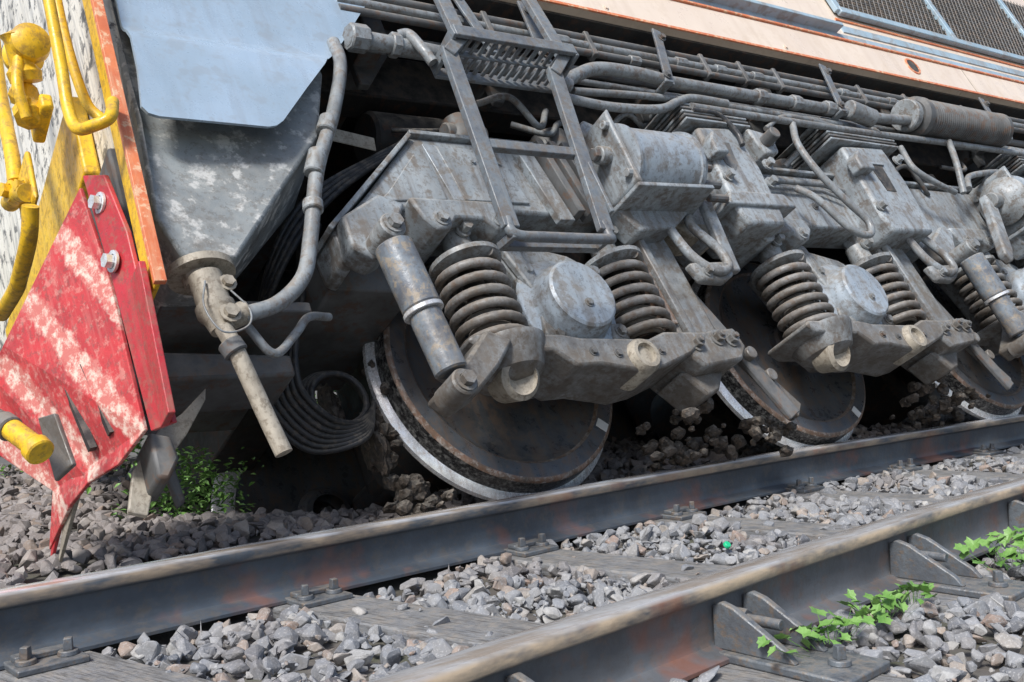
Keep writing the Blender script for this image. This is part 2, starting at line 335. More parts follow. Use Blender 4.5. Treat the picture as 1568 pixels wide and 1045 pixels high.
# ---- hooks / hanger links
for c in (.78,2.66,4.5):
    tube('hanger_hook',[(c-.06,.52,.42),(c-.02,.54,.20),(c+.06,.56,.10),(c+.16,.56,.12),(c+.17,.55,.22),(c+.10,.53,.36),(c+.16,.50,.46)],.022,m_frame)
    prism('hanger_pad',[(c-.06,.15),(c+.18,.16),(c+.2,.09),(c+.12,.05),(c-.02,.06)],.50,.55,m_box,.014)
    bolt((c+.02,.55,.10),r=.018,h=.03,mat=m_box); bolt((c+.13,.55,.11),r=.018,h=.03,mat=m_box)
    prism('brake_strap',[(c-.03,.10),(c+.03,.10),(c+.33,-.55),(c+.25,-.58)],.40,.425,m_mid,.006)
    prism('brake_strap',[(c+.10,-.18),(c+.18,-.16),(c+.42,-.50),(c+.36,-.56)],.36,.385,m_box,.006)
    cyl('strap_pin',(c+.17,.40,-.26),(c+.17,.46,-.26),.030,m_box)
    cyl('strap_pin',(c+.27,.38,-.36),(c+.27,.43,-.36),.03,m_box)

# ---- secondary suspension towers
def tower(l,slot,w=.34):
    prism('suspension_tower',[(l-w/2,.93),(l+w/2,.96),(l+w/2+.03,.70),(l+w/2,.40),(l+w/2-.02,.34),(l-w/2+.02,.34),(l-w/2-.02,.44),(l-w/2,.62)],.30,.60,m_frame,.02)
    for i in range(5):
        box('tower_rubber_plate',l-w*.72,l+w*.85,.24,.62,.955+i*.024,.968+i*.024,m_mid if i%2 else m_frame,.003)
    prism('tower_cap',[(l-w*.85,1.075),(l+w*1.0,1.075),(l+w*.8,1.15),(l-w*.45,1.17)],.15,.58,m_frame,.01)
    prism('tower_lug',[(l-w*.6,.80),(l-w*.45,.86),(l-w*.3,.8),(l-w*.3,.72),(l-w*.6,.72)],.58,.66,m_frame,.012)
    if slot: 
        prism('tower_slot',[(l-.05,.80),(l+.07,.80),(l+.06,.62),(l-.03,.62)],.595,.6035,m_dark,.0)
        prism('tower_slot_rim',[(l-.07,.82),(l+.09,.82),(l+.09,.805),(l-.07,.805)],.60,.612,m_frame,.003)
    else: prism('tower_notch',[(l-.10,.84),(l+.03,.84),(l-.0,.70),(l-.04,.66),(l-.08,.70)],.595,.6035,m_mid,.0)
tower(1.34,False,.30); tower(2.58,True,.42); tower(4.75,True,.42)
prism('tower_bracket',[(1.15,.52),(1.55,.52),(1.6,.44),(1.1,.44)],.45,.62,m_frame,.01)
for x,u in ((1.22,.62),(1.52,.60),(1.58,.72),(1.68,.86),(2.38,.50),(2.85,.86)): bolt((x,.60,u),r=.022,h=.04,mat=m_box)
prism('frame_joint_block',[(1.56,.95),(1.74,.92),(1.72,.80),(1.60,.78)],.45,.62,m_box,.015)
cyl('pin',(1.64,.62,.86),(1.64,.70,.86),.035,m_mid)

# ---- ladder
def bar(name,a,b,w,t,mat,ref=(0,1,0)):
    A=P(*a);B=P(*b);d=(B-A).normalized(); r=P(*ref); s=d.cross(r).normalized(); q=s.cross(d)
    bm=bmesh.new(); v=[]
    for c in (A,B):
        for x,y in ((-1,-1),(1,-1),(1,1),(-1,1)): v.append(bm.verts.new(c+s*x*w/2+q*y*t/2))
    for f in ((3,2,1,0),(4,5,6,7),(0,1,5,4),(1,2,6,5),(2,3,7,6),(3,0,4,7)): bm.faces.new([v[i] for i in f])
    return addobj(name,bm,mat,LOCO,.004)
bar('ladder_stringer',(-.355,.80,.95),(-.42,.80,.10),.066,.03,m_lad)
bar('ladder_stringer',(.155,.80,.93),(.02,.80,.10),.066,.03,m_lad)
bar('ladder_stringer_upper',(-.20,.72,1.52),(-.27,.80,1.02),.066,.03,m_lad)
bar('ladder_stringer_upper',(.31,.72,1.48),(.25,.80,1.02),.066,.03,m_lad)
bar('ladder_stringer_top_bracket',(-.37,.80,.92),(-.25,.80,1.04),.05,.05,m_lad)
bar('ladder_stringer_top_bracket',(.14,.80,.90),(.27,.80,1.04),.05,.05,m_lad)
bar('ladder_rung',(-.39,.79,.485),(.09,.79,.485),.042,.03,m_lad)
tube('ladder_foot_frame',[(-.42,.80,.14),(-.425,.80,.09),(-.39,.80,.068),(-.3,.80,.066),(0,.80,.066),(.025,.80,.08),(.022,.80,.14)],.02,m_lad)
bar('ladder_rung',(-.42,.72,.085),(.02,.72,.085),.03,.03,m_lad)
bar('ladder_foot_side',(-.42,.81,.07),(-.42,.71,.085),.02,.03,m_lad)
bar('ladder_foot_side',(.02,.81,.07),(.02,.71,.085),.02,.03,m_lad)
bar('ladder_stay',(.08,.80,.42),(.08,.80,.18),.018,.05,m_lad)
for i in range(13):
    x=-.27+i*.041
    bar('step_slat',(x,.665,.985),(x+.03,.83,1.005),.018,.012,m_lad,(0,0,1))
bar('step_edge',(-.33,.845,1.01),(.28,.845,1.02),.055,.02,m_lad)
bar('step_edge',(-.33,.65,.98),(.27,.65,.99),.05,.018,m_lad)
bar('step_mid_bar',(-.30,.755,.99),(.27,.755,1.0),.03,.010,m_lad)
bar('step_edge',(-.33,.65,.985),(-.33,.85,1.01),.05,.018,m_lad,(1,0,0))
bar('step_edge',(.275,.65,.985),(.28,.85,1.01),.05,.018,m_lad,(1,0,0))

# ---- body
LB,RB=-1.50,16.
box('body_floor',LB+.1,RB,-2.1,.60,1.56,1.62,m_dark,.0)
prism('body_side_sill',[( -.45,1.575),(RB,1.575),(RB,1.80),(-.45,1.80)],.56,.66,m_cream,.008)
box('body_sill_edge_stripe',-.45,RB,.655,.664,1.560,1.576,m_orange,.0)
box('body_side_lip',-.45,RB,.60,.672,1.797,1.812,m_orange,.002)
box('body_side_upper',-.45,RB,-2.1,.63,1.812,3.2,m_cream,.01)
box('body_blue_band',1.2,RB,.63,.636,1.83,1.90,m_blue,.0)
box('body_blue_ledge',1.55,3.05,.63,.70,1.90,1.93,m_blue,.004)
box('body_blue_band_upper',3.15,RB,.63,.638,1.93,1.99,m_blue,.0)
box('body_orange_line',3.15,RB,.63,.640,2.04,2.055,m_orange,.0)
cyl('body_jack_hole',(3.70,.655,1.70),(3.70,.6625,1.70),.055,m_dark,32)
lathe('body_jack_hole_ring',(3.70,.66,1.70),(0,1,0),[(.055,0),(.055,.006),(.068,.006),(.072,0)],m_orange,32)
for x in (.9,2.3,5.2,6.9): bolt((x,.66,1.61),r=.012,h=.008,mat=m_cream)
for x in (4.4,6.8,9.2): box('body_panel_seam',x,x+.006,.655,.6615,1.58,1.795,m_nozzle,.0)
hexa('body_roof',[(LB,-.1,3.2),(LB,.5,3.2),(RB,.5,3.2),(RB,-.1,3.2)],[(LB,-.4,3.55),(LB,-.1,3.5),(RB,-.1,3.5),(RB,-.4,3.55)],m_mid,.02)
box('grille_back',3.2,9,.632,.64,2.12,2.95,m_mesh,.0)
for i in range(5):
    x=3.2+i*1.45; box('grille_frame',x-.03,x+.03,.64,.675,2.10,2.97,m_blue,.005)
box('grille_frame',3.2,9,.64,.68,2.08,2.13,m_blue,.005)
for i in range(70):
    x=3.24+i*.055; bar('grille_wire',(x,.655,2.13),(x+.45,.655,2.95),.008,.008,m_mid); 
for i in range(14): box('grille_wire',3.2,9,.65,.656,2.16+i*.055,2.166+i*.055,m_mid,.0)

# underframe members behind the pipes
box('underframe_beam',-.9,RB,.05,.20,1.28,1.55,m_dark,.01)
box('underframe_beam',-.9,RB,-1.7,-1.5,1.1,1.55,m_dark,.01)
for x in (-.45,.25,1.2,2.1,3.3,4.6,6): 
    box('underframe_crossmember',x,x+.10,-2.0,.50,1.30,1.56,m_mid,.008)
    prism('underframe_gusset',[(x,1.56),(x+.32,1.56),(x+.05,1.2),(x,1.2)],.30,.34,m_mid,.006)
box('bogie_cross_transom',.75,1.15,-1.9,.26,.3,.85,m_dark,.02)
box('bogie_cross_transom',2.75,3.1,-1.9,.26,.3,.85,m_dark,.02)
box('traction_motor',-.10,.65,-1.30,-.3,-.05,.85,m_dark,.08)
box('traction_motor',1.9,2.6,-1.35,-.3,-.2,.75,m_dark,.08)
box('fuel_tank_dark',6.9,11,-1.9,.4,.2,1.5,m_mid,.05)
box('far_side_frame',-.3,6.8,-2.1,-1.9,.3,.85,m_dark,.02)
cyl('air_duct',(-.15,.1,1.05),(-.15,.1,.80),.14,m_mid)
cyl('air_reservoir',(-.35,.10,1.12),(.05,.10,1.12),.12,m_dark)
for (l,o,u,r) in ((.0,.30,1.0,.07),(.55,.25,1.0,.10),(.85,.3,.98,.08),(1.95,.3,1.05,.10),(2.15,.32,.92,.07),(3.2,.3,.95,.09),(3.6,.35,.9,.07)):
    cyl('air_valve',(l,o,u-.08),(l,o,u+.08),r,m_mid); cyl('air_valve_body',(l-.09,o,u),(l+.12,o,u),r*.7,m_mid)
rr=random.Random(3)
for i in range(16):
    x=-.3+i*.3; o=rr.uniform(.15,.5); u=rr.uniform(.88,1.2)
    tube('underframe_hose',[(x,o,u),(x+.15,o+.05,u+rr.uniform(-.12,.12)),(x+.3,o,u+rr.uniform(-.15,.15)),(x+.5,o-.1,u+rr.uniform(-.1,.2))],rr.uniform(.010,.02),rr.choice([m_rubber,m_mid,m_pipe]))

# ---- pipes along the sill
for u,o,r,mt in ((1.475,.56,.017,m_pipe),(1.425,.60,.020,m_mid),(1.375,.60,.020,m_pipe),(1.325,.60,.018,m_mid),(1.28,.52,.024,m_mid),(1.50,.48,.03,m_dark),(1.235,.50,.016,m_pipe)):
    tube('sill_pipe',[(-.62,o,u),(9,o,u)],r,mt,False)
tube('brake_main_pipe',[(-.66,.64,1.12),(-.2,.64,1.10),(.30,.63,1.07),(.42,.62,1.05)],.036,m_pipe)
cyl('pipe_union',(-.66,.64,1.12),(-.58,.64,1.12),.055,m_pipe,8)
cyl('pipe_union',(-.48,.64,1.115),(-.44,.64,1.113),.05,m_pipe,8)
tube('cock_pipe',[(-.44,.66,1.15),(-.40,.68,1.14),(-.38,.70,1.04),(-.36,.70,.98)],.022,m_pipe)
tube('brake_pipe_bend',[(.38,.62,1.05),(.50,.62,1.13),(.66,.63,1.19),(.90,.64,1.19),(1.10,.64,1.17)],.032,m_pipe)
tube('brake_pipe_run',[(1.05,.64,1.17),(1.9,.64,1.17),(2.6,.64,1.165),(2.9,.66,1.14),(3.25,.66,1.17)],.030,m_pipe)
tube('brake_pipe_run',[(.46,.60,1.05),(1.2,.60,1.10),(2.5,.60,1.10)],.018,m_pipe)
tube('brake_pipe_run',[(1.2,.62,1.04),(2.6,.62,1.04),(4.0,.62,1.06),(8,.62,1.07)],.02,m_pipe)
tube('curved_pipe',[(.34,.62,.98),(.62,.62,.96),(.95,.62,.99),(1.12,.62,1.06),(1.25,.62,1.10),(1.5,.62,1.10)],.022,m_pipe)
tube('curved_pipe',[(1.20,.62,1.02),(1.38,.62,1.01),(1.45,.62,.90),(1.44,.62,.82)],.014,m_rubber)
tube('curved_pipe',[(1.75,.60,.98),(1.95,.62,1.07),(2.3,.62,1.06),(2.6,.60,1.02)],.014,m_pipe)
tube('loop_hose',[(1.98,.62,1.02),(1.90,.63,.86),(1.92,.64,.66),(2.02,.64,.48),(2.10,.64,.36),(2.06,.63,.28),(1.94,.62,.32),(1.84,.60,.52),(1.78,.56,.62)],.019,m_pipe)
tube('loop_hose',[(3.0,.60,.98),(2.95,.62,.80),(3.10,.62,.70),(3.3,.60,.66)],.018,m_pipe)
tube('branch_pipe',[(3.4,.60,.66),(3.45,.64,.85),(3.55,.64,1.05)],.02,m_pipe)
tube('branch_pipe',[(4.2,.58,.9),(3.9,.60,.86),(3.6,.60,.80),(3.5,.60,.70)],.02,m_pipe)
for x0,x1 in ((-.05,.02),(.34,.30),(1.20,1.06),(2.58,2.46),(4.4,4.3),(6.2,6.1)):
    bar('pipe_hanger',(x0,.655,1.52),(x1,.67,1.12),.055,.014,m_lad)
    bar('pipe_hanger_foot',(x1-.02,.60,1.12),(x1-.02,.69,1.12),.055,.014,m_lad,(0,0,1))
    bolt((x0,.665,1.46),r=.016,h=.018); bolt((x1,.68,1.17),r=.016,h=.018)
for x in (.1,.7,1.5,1.8,2.1,2.9,3.4,4.1):
    box('pipe_clip',x,x+.03,.57,.625,1.30,1.45,m_mid,.006)
    cyl('pipe_coupling',(x-.2,.60,1.375),(x-.12,.60,1.375),.028,m_pipe,8)
    cyl('pipe_coupling',(x+.25,.64 if x>1 else .60,1.17 if x>1 else 1.325),(x+.32,.64 if x>1 else .60,1.17 if x>1 else 1.325),.042 if x>1 else .026,m_pipe,8)
cyl('pipe_elbow_body',(2.55,.66,1.17),(2.75,.66,1.12),.055,m_pipe)
prof=[(0,0),(.06,0),(.07,.05),(.10,.05),(.125,.07),(.125,.12)]
h=.13
while h<1.02:
    prof+=[(.108,h),(.118,h+.008),(.118,h+.014),(.108,h+.022)]; h+=.024
prof+=[(.12,1.05),(.12,1.09),(.07,1.12),(0,1.12)]
lathe('ribbed_cooler_cylinder',(3.18,.66,1.20),(1,0,0),prof,m_mid,36)
cyl('ribbed_cylinder_flange',(3.15,.66,1.20),(3.21,.66,1.20),.10,m_box,24)

# ---- hood corner plate and sandbox : one folded sheet with a rounded crease
def folded_sheet():
    bm=bmesh.new()
    secs=[(1.66,.60,-1.49,-.25),(1.35,.605,-1.49,-.50),(1.12,.612,-1.50,-.67),(1.06,.615,-1.503,-.72),(1.02,.622,-1.507,-.75),(.985,.640,-1.51,-.78),(.955,.665,-1.512,-.805),(.90,.692,-1.515,-.84),(.75,.703,-1.525,-.96),(.585,.708,-1.545,-1.09),(.560,.709,-1.53,-1.12),(.550,.710,-1.50,-1.15)]
    th=.014; F=[];B=[]
    for u,o,l0,l1 in secs:
        F.append([bm.verts.new(P(l0+(l1-l0)*t/6,o,u)) for t in range(7)])
        B.append([bm.verts.new(P(l0+(l1-l0)*t/6,o-th,u+.004)) for t in range(7)])
    n=len(secs)
    for i in range(n-1):
        for t in range(6):
            bm.faces.new((F[i][t],F[i][t+1],F[i+1][t+1],F[i+1][t])); bm.faces.new((B[i][t],B[i+1][t],B[i+1][t+1],B[i][t+1]))
        bm.faces.new((F[i][0],F[i+1][0],B[i+1][0],B[i][0])); bm.faces.new((F[i][6],B[i][6],B[i+1][6],F[i+1][6]))
    for t in range(6):
        bm.faces.new((F[0][t],B[0][t],B[0][t+1],F[0][t+1])); bm.faces.new((F[-1][t],F[-1][t+1],B[-1][t+1],B[-1][t]))
    addobj('hood_corner_plate',bm,m_hood)
folded_sheet()
hexa('front_headstock',[(-1.56,.56,.50),(-1.56,.60,3.1),(-1.56,-2.0,3.1),(-1.56,-2.0,.95),(-1.56,-.6,.62)],[(-1.50,.56,.50),(-1.50,.60,3.1),(-1.50,-2.0,3.1),(-1.50,-2.0,.95),(-1.50,-.6,.62)],m_front,.0)
hexa('hood_side_upper',[(-1.5,.59,1.67),(-.45,.59,1.67),(-.45,.61,3.2),(-1.5,.61,3.2)],[(-1.5,.54,1.67),(-.45,.54,1.67),(-.45,.56,3.2),(-1.5,.56,3.2)],m_hood,.0)
hexa('sandbox',[(-1.54,.64,.60),(-1.56,.64,.22),(-1.50,.62,.09),(-1.34,.62,.09),(-.92,.62,.62),(-.80,.60,.95),(-.78,.52,1.3),(-1.5,.52,1.3)],
     [(-1.54,.20,.60),(-1.56,.20,.22),(-1.50,.30,.09),(-1.34,.30,.09),(-.86,.20,.62),(-.70,.20,.95),(-.70,.2,1.3),(-1.5,.2,1.3)],m_tank,.012)
lathe('sandbox_outlet_flange',(-1.43,.55,.095),(0,0,-1),[(0,0),(.10,0),(.10,.025),(.06,.03),(.055,.06),(0,.06)],m_nozzle,32)
lathe('sand_nozzle',(-1.435,.58,.05),(.06,0,-1),[(.05,0),(.05,.10),(.058,.105),(.058,.13),(.045,.15),(.035,.19),(0,.19)],m_nozzle,28)
cyl('sand_valve_body',(-1.40,.58,-.10),(-1.34,.60,-.085),.035,m_nozzle)
tube('sand_valve_wire',[(-1.46,.63,.0),(-1.49,.65,-.10),(-1.46,.66,-.19),(-1.38,.65,-.17),(-1.35,.63,-.10),(-1.39,.62,-.02)],.003,m_pipe)
bolt((-1.41,.63,-.11),r=.022,h=.02,mat=m_nozzle); bolt((-1.39,.62,.0),r=.018,h=.02,mat=m_nozzle)
tube('sand_pipe',[(-1.43,.60,-.14),(-1.41,.60,-.22),(-1.355,.56,-.42),(-1.33,.55,-.53)],.026,m_nozzle)
cyl('sand_pipe_collar',(-1.425,.60,-.19),(-1.41,.60,-.23),.036,m_mid)
tube('air_hose',[(-.72,.62,1.10),(-.74,.64,.96),(-.84,.64,.72),(-.97,.62,.46),(-1.06,.60,.20),(-1.13,.60,.04),(-1.24,.60,-.06),(-1.36,.60,-.10)],.025,m_pipe)
for p,q in (((-.95,.63,.53),(-.99,.62,.44)),((-.87,.64,.68),(-.90,.636,.62)),((-1.02,.61,.33),(-1.03,.61,.29))): cyl('hose_clamp',p,q,.034,m_box)
tube('air_hose_small',[(-1.34,.56,-.11),(-1.27,.54,-.2),(-1.17,.52,-.12),(-1.10,.50,-.05),(-1.0,.45,-.02)],.014,m_pipe)
prism('headstock_lower_beam',[(-1.55,.02),(-1.05,-.02),(-1.05,-.10),(-1.55,-.09)],-.02,.22,m_mid,.012)
prism('headstock_channel',[(-1.5,.12),(-1.0,.10),(-1.0,.06),(-1.5,.08)],-.5,.36,m_mid,.006)
prism('guard_iron',[(-1.52,-.10),(-1.47,-.10),(-1.44,-.42),(-1.47,-.44)],0.,.03,m_mid,.01)
box('headstock_web',-1.2,-1.1,-1.9,.1,.75,1.5,m_dark,.01)
bar('perforated_strip',(-.68,.30,.94),(-.46,.30,.90),.07,.006,m_nozzle)
for i in range(7):
    s=i*.02
    tube('cable',[(-.72-s*.3,.12-s,.62),(-.84,.12-s,.38),(-.93-s*.3,.10-s,.16),(-.97-s*.5,.08-s,.02),(-.95-s*.8,.04-s,-.08),(-.85-s*.5,.0-s,-.17-s*.5),(-.72,-.05,-.17-s*.6),(-.60,-.12,-.08),(-.52,-.2,.05)],.012,m_rubber)
for i in range(4):
    tube('frame_cable',[(-.2,.2+.02*i,.98+.01*i),(-.45,.25,.84+.012*i),(-.75-.01*i,.22,.62+.02*i),(-.95,.1,.38+.03*i),(-1.0,-.2,.2)],.012,m_rubber)
for i in range(4):
    R=.11+.011*i; pts=[(-.74+R*math.cos(a/16*6.2832),-.10-.02*i,-.04+R*math.sin(a/16*6.2832)) for a in range(17)]
    tube('cable_coil',pts,.012,m_rubber)

# ---- front strip, plough
hexa('corner_strip',[(-1.60,.69,1.7),(-1.60,.60,1.7),(-1.63,.62,-.06),(-1.63,.70,-.06)],[(-1.585,.69,1.7),(-1.585,.60,1.7),(-1.615,.62,-.06),(-1.615,.70,-.06)],m_yellow,.003)
hexa('corner_strip_edge',[(-1.606,.71,1.7),(-1.606,.69,1.7),(-1.636,.70,-.06),(-1.636,.72,-.06)],[(-1.572,.71,1.7),(-1.572,.69,1.7),(-1.602,.70,-.06),(-1.602,.72,-.06)],m_orange,.002)
plate_pts('corner_foot_plate',[(-1.64,.70,.02),(-1.64,.60,.02),(-1.64,.58,-.43),(-1.64,.66,-.43)],.02,m_redp,.003)
plough=[(-1.70,.51,.42),(-1.672,.505,.10),(-1.655,.47,-.38),(-1.70,.33,-.41),(-1.745,.17,-.385),(-1.775,.06,-.40),(-1.80,-.17,-.44),(-1.79,-.05,-.30),(-1.90,-.19,-.09),(-1.92,-.04,.10),(-1.88,.05,.16)]
plate_pts('snow_plough_blade',plough[::-1],.014,m_plough,.003)
hexa('snow_plough_flange',[(-1.70,.52,.46),(-1.665,.60,.40),(-1.645,.62,.18),(-1.635,.60,-.43),(-1.66,.50,-.40),(-1.68,.515,.10)],[(-1.685,.52,.46),(-1.65,.60,.40),(-1.63,.62,.18),(-1.62,.60,-.43),(-1.645,.50,-.40),(-1.665,.515,.10)],m_redp,.003)
for u in (.33,.12): 
    bolt((-1.675,.555,u),(-1,.2,0),r=.022,h=.03,mat=m_steel)
for k_ in (0,1):
    o=.30-.09*k_; plate_pts('plough_slot',[(-1.757-.035*k_,o,-.06),(-1.757-.035*k_,o+.026,-.08),(-1.722-.035*k_,o+.055,-.32),(-1.722-.035*k_,o+.030,-.32)],.02,m_dark,.0)
hexa('plough_tine',[(-1.775,.06,-.30),(-1.765,.12,-.36),(-1.80,-.13,-.50),(-1.80,-.14,-.50)],[(-1.76,.06,-.30),(-1.75,.12,-.36),(-1.79,-.13,-.50),(-1.79,-.14,-.50)],m_nozzle,.002)
hexa('plough_tine',[(-1.79,-.03,-.28),(-1.78,.03,-.34),(-1.81,-.17,-.47),(-1.81,-.18,-.46)],[(-1.775,-.03,-.28),(-1.765,.03,-.34),(-1.80,-.17,-.47),(-1.80,-.18,-.46)],m_redp,.002)
plate_pts('torn_guard_strip',[(-1.70,.30,-.54),(-1.665,.30,-.42),(-1.57,.30,-.30),(-1.49,.30,-.25),(-1.40,.30,-.17),(-1.41,.30,-.21),(-1.49,.30,-.32),(-1.585,.30,-.42),(-1.62,.30,-.48),(-1.65,.30,-.56)],.022,m_nozzle,.004)
prism('plough_bracket',[(-1.64,-.36),(-1.58,-.38),(-1.57,-.45),(-1.61,-.51),(-1.64,-.50)],.26,.42,m_mid,.01)
tube('yellow_handrail',[(-1.75,.74,1.15),(-1.75,.72,.97),(-1.75,.70,.72),(-1.75,.68,.57),(-1.74,.69,.49),(-1.71,.74,.46),(-1.67,.77,.47),(-1.64,.74,.56)],.018,m_yellow)
tube('yellow_pipe',[(-1.68,.60,1.4),(-1.68,.58,1.0),(-1.67,.60,.70),(-1.64,.62,.60)],.016,m_yellow)
lathe('yellow_cock',(-1.75,.32,1.12),(0,1,-.4),[(0,0),(.06,0),(.065,.03),(.045,.05),(.045,.10),(.065,.12),(.06,.16),(.03,.18),(0,.18)],m_yellow,24)
lathe('yellow_cock',(-1.76,.36,.98),(-.2,.6,.9),[(0,0),(.05,0),(.055,.03),(.04,.05),(.04,.13),(.05,.15),(0,.17)],m_yellow,20)
lathe('yellow_cock_body',(-1.76,.30,1.0),(0,.2,-1),[(0,0),(.04,0),(.05,.03),(.03,.06),(.035,.10),(.05,.11),(.05,.15),(.02,.17),(0,.17)],m_yellow,8)
tube('yellow_cock_handle',[(-1.78,.42,1.05),(-1.80,.40,.92),(-1.78,.36,.82)],.018,m_yellow)
box('yellow_cock_mount',-1.74,-1.70,.22,.40,.84,.90,m_yellow,.01)
tube('yellow_bracket',[(-1.80,.05,.72),(-1.80,.20,.64),(-1.80,.28,.58)],.030,m_yellow)
box('yellow_bracket_plate',-1.79,-1.77,.10,.30,.55,.74,m_yellow,.01)
bolt((-1.82,.16,.68),(-1,.3,0),r=.025,h=.03,mat=m_yellow)
bolt((-1.80,.26,.62),(-1,.3,0),r=.02,h=.03,mat=m_yellow)
tube('yellow_pipe',[(-1.80,.29,.52),(-1.80,.20,.46),(-1.80,.0,.45),(-1.80,-.08,.455),(-1.81,-.3,.50)],.026,m_yellow)
tube('yellow_pipe',[(-1.77,.1,1.5),(-1.77,.05,1.2),(-1.78,.1,.9),(-1.79,.12,.75)],.025,m_yellow)
tube('coupling_hose',[(-2.06,.30,-.18),(-2.01,.40,-.27),(-1.985,.45,-.33)],.026,m_rubber)
cyl('coupling_head',(-1.99,.44,-.32),(-1.95,.50,-.41),.028,m_yellow,20)
cyl('coupling_collar',(-2.0,.425,-.30),(-1.985,.45,-.335),.034,m_box,20)
cyl('coupling_head_end',(-1.95,.50,-.41),(-1.94,.515,-.44),.036,m_yellow,20)
plate_pts('coupling_bracket',[(-1.90,.36,-.26),(-1.87,.42,-.28),(-1.85,.43,-.44),(-1.89,.38,-.46)],.015,m_box,.004)
box('front_buffer_beam',-1.62,-1.565,-1.2,.3,.66,1.0,m_yellow,.01)
box('front_buffer_beam_dark',-1.60,-1.50,-.25,.50,.15,.60,m_mid,.01)

# ------------------------------------------------------------------ track
TR=bpy.data.objects.new('railway_track',None); COL.objects.link(TR)
def rail_mat(name,side,band,topc,rust):
    m=M(name,side[0],side[1],side[2],sc=4,rough=.42,metal=.2,bump=.15,dust=0,bsc=45,spots=.35,streak=.0,fine=.3)
    nt=m.node_tree; b=nt.nodes['Principled BSDF']; old=b.inputs['Base Color'].links[0].from_socket
    tcn=nt.nodes.new('ShaderNodeTexCoord').outputs['Object']
    sp=nt.nodes.new('ShaderNodeSeparateXYZ'); nt.links.new(tcn,sp.inputs[0])
    g=nt.nodes.new('ShaderNodeNewGeometry'); s2=nt.nodes.new('ShaderNodeSeparateXYZ'); nt.links.new(g.outputs['Normal'],s2.inputs[0])
    hb=ramp(nt,sp.outputs[2],.138,.146)
    nz=ramp(nt,noise(nt,tcn,6,5,.7,(.5,2,2)),.38,.58)
    c=mixn(nt,mul(nt,hb,nz),old,band)
    c=mixn(nt,mul(nt,ramp(nt,noise(nt,tcn,2.2,5,.7),.53,.63),rust),c,(.23,.095,.06))
    tp=mul(nt,ramp(nt,s2.outputs[2],.30,.7),ramp(nt,sp.outputs[2],.160,.168))
    tcol=mixn(nt,ramp(nt,noise(nt,tcn,5,5,.7,(.6,6,1)),.42,.60),topc[0],topc[1])
    c=mixn(nt,tp,c,tcol); nt.links.new(c,b.inputs['Base Color'])
    nt.links.new(mul(nt,tp,.5),b.inputs['Metallic'])
    r=nt.nodes.new('ShaderNodeMapRange'); nt.links.new(tp,r.inputs[0]); r.inputs[3].default_value=.48; r.inputs[4].default_value=.22
    nt.links.new(r.outputs[0],b.inputs['Roughness'])
    return m
m_rail1=rail_mat('rail_steel_dark',((.085,.105,.13),(.055,.066,.082),(.14,.12,.10)),(.34,.27,.20),((.88,.90,.94),(.50,.42,.34)),.55)
m_rail2=rail_mat('rail_steel_rusty',((.14,.15,.165),(.09,.096,.105),(.20,.12,.08)),(.56,.44,.31),((.70,.70,.70),(.50,.43,.36)),.7)
HALF=[(.0,.18),(.018,.1795),(.029,.177),(.0345,.170),(.0355,.160),(.035,.145),(.031,.139),(.012,.131),(.0085,.122),(.008,.055),(.0085,.035),(.014,.026),(.045,.016),(.068,.011),(.070,.009),(.070,0)]
PROF=HALF+[(-a,b) for a,b in HALF[::-1] if a>0]
def rail_path(pts):
    return [V((p[0],p[1],0)) for p in crom([V((x,y,0)) for x,y in pts],12)]
R1=rail_path([(-6,2.25),(-2,2.57),(.51,2.775),(1.23,2.845),(2.27,2.925),(3.08,2.985),(4.05,3.03),(5.22,3.04),(6.54,3.04),(12,3.04),(30,3.0),(60,3.0)])
R2=rail_path([(-6,1.0),(-2,1.22),(.5,1.44),(1.16,1.515),(1.82,1.575),(2.45,1.635),(3.69,1.735),(6,1.80),(12,1.85),(30,1.9),(60,1.9)])
def rail(name,path,mat):
    bm=bmesh.new(); rings=[]
    for i,p in enumerate(path):
        d=(path[min(i+1,len(path)-1)]-path[max(i-1,0)]).normalized(); s=V((-d.y,d.x,0))
        rings.append([bm.verts.new(p+s*a+V((0,0,b))) for a,b in PROF])
    n=len(PROF)
    for i in range(len(rings)-1):
        for k in range(n): bm.faces.new((rings[i][k],rings[i][(k+1)%n],rings[i+1][(k+1)%n],rings[i+1][k]))
    return addobj(name,bm,mat,TR)
rail('rail',R1,m_rail1); rail('rail',R2,m_rail2)
def ry(path,x):
    for a,b in zip(path,path[1:]):
        if a.x<=x<=b.x: t=(x-a.x)/(b.x-a.x+1e-9); return a.y+(b.y-a.y)*t, (b.y-a.y)/(b.x-a.x+1e-9)
    return path[-1].y,0
m_sleep=M('sleeper_wood',(.22,.23,.245),(.145,.15,.158),(.24,.21,.185),sc=6,rough=.85,bump=0,dust=.3,streak=0,fine=.4)
def wood():
    nt=m_sleep.node_tree; b=nt.nodes['Principled BSDF']; tcn=nt.nodes.new('ShaderNodeTexCoord').outputs['Object']
    mp=nt.nodes.new('ShaderNodeMapping'); mp.inputs['Rotation'].default_value=(0,0,math.radians(-17)); nt.links.new(tcn,mp.inputs[0])
    n=noise(nt,mp.outputs[0],30,4,.75,(4,.3,2)); bp=nt.nodes.new('ShaderNodeBump'); bp.inputs['Strength'].default_value=.7; bp.inputs['Distance'].default_value=.008
    nt.links.new(n,bp.inputs['Height']); nt.links.new(bp.outputs[0],b.inputs['Normal'])
    old=b.inputs['Base Color'].links[0].from_socket
    nt.links.new(mixn(nt,mul(nt,ramp(nt,n,.52,.60),.7),old,(.08,.076,.072)),b.inputs['Base Color'])
wood()
m_plate=M('baseplate_steel',(.14,.16,.18),(.095,.105,.12),(.17,.12,.08),sc=9,rough=.42,metal=.15,bump=.3,dust=.35,streak=0,fine=.4)
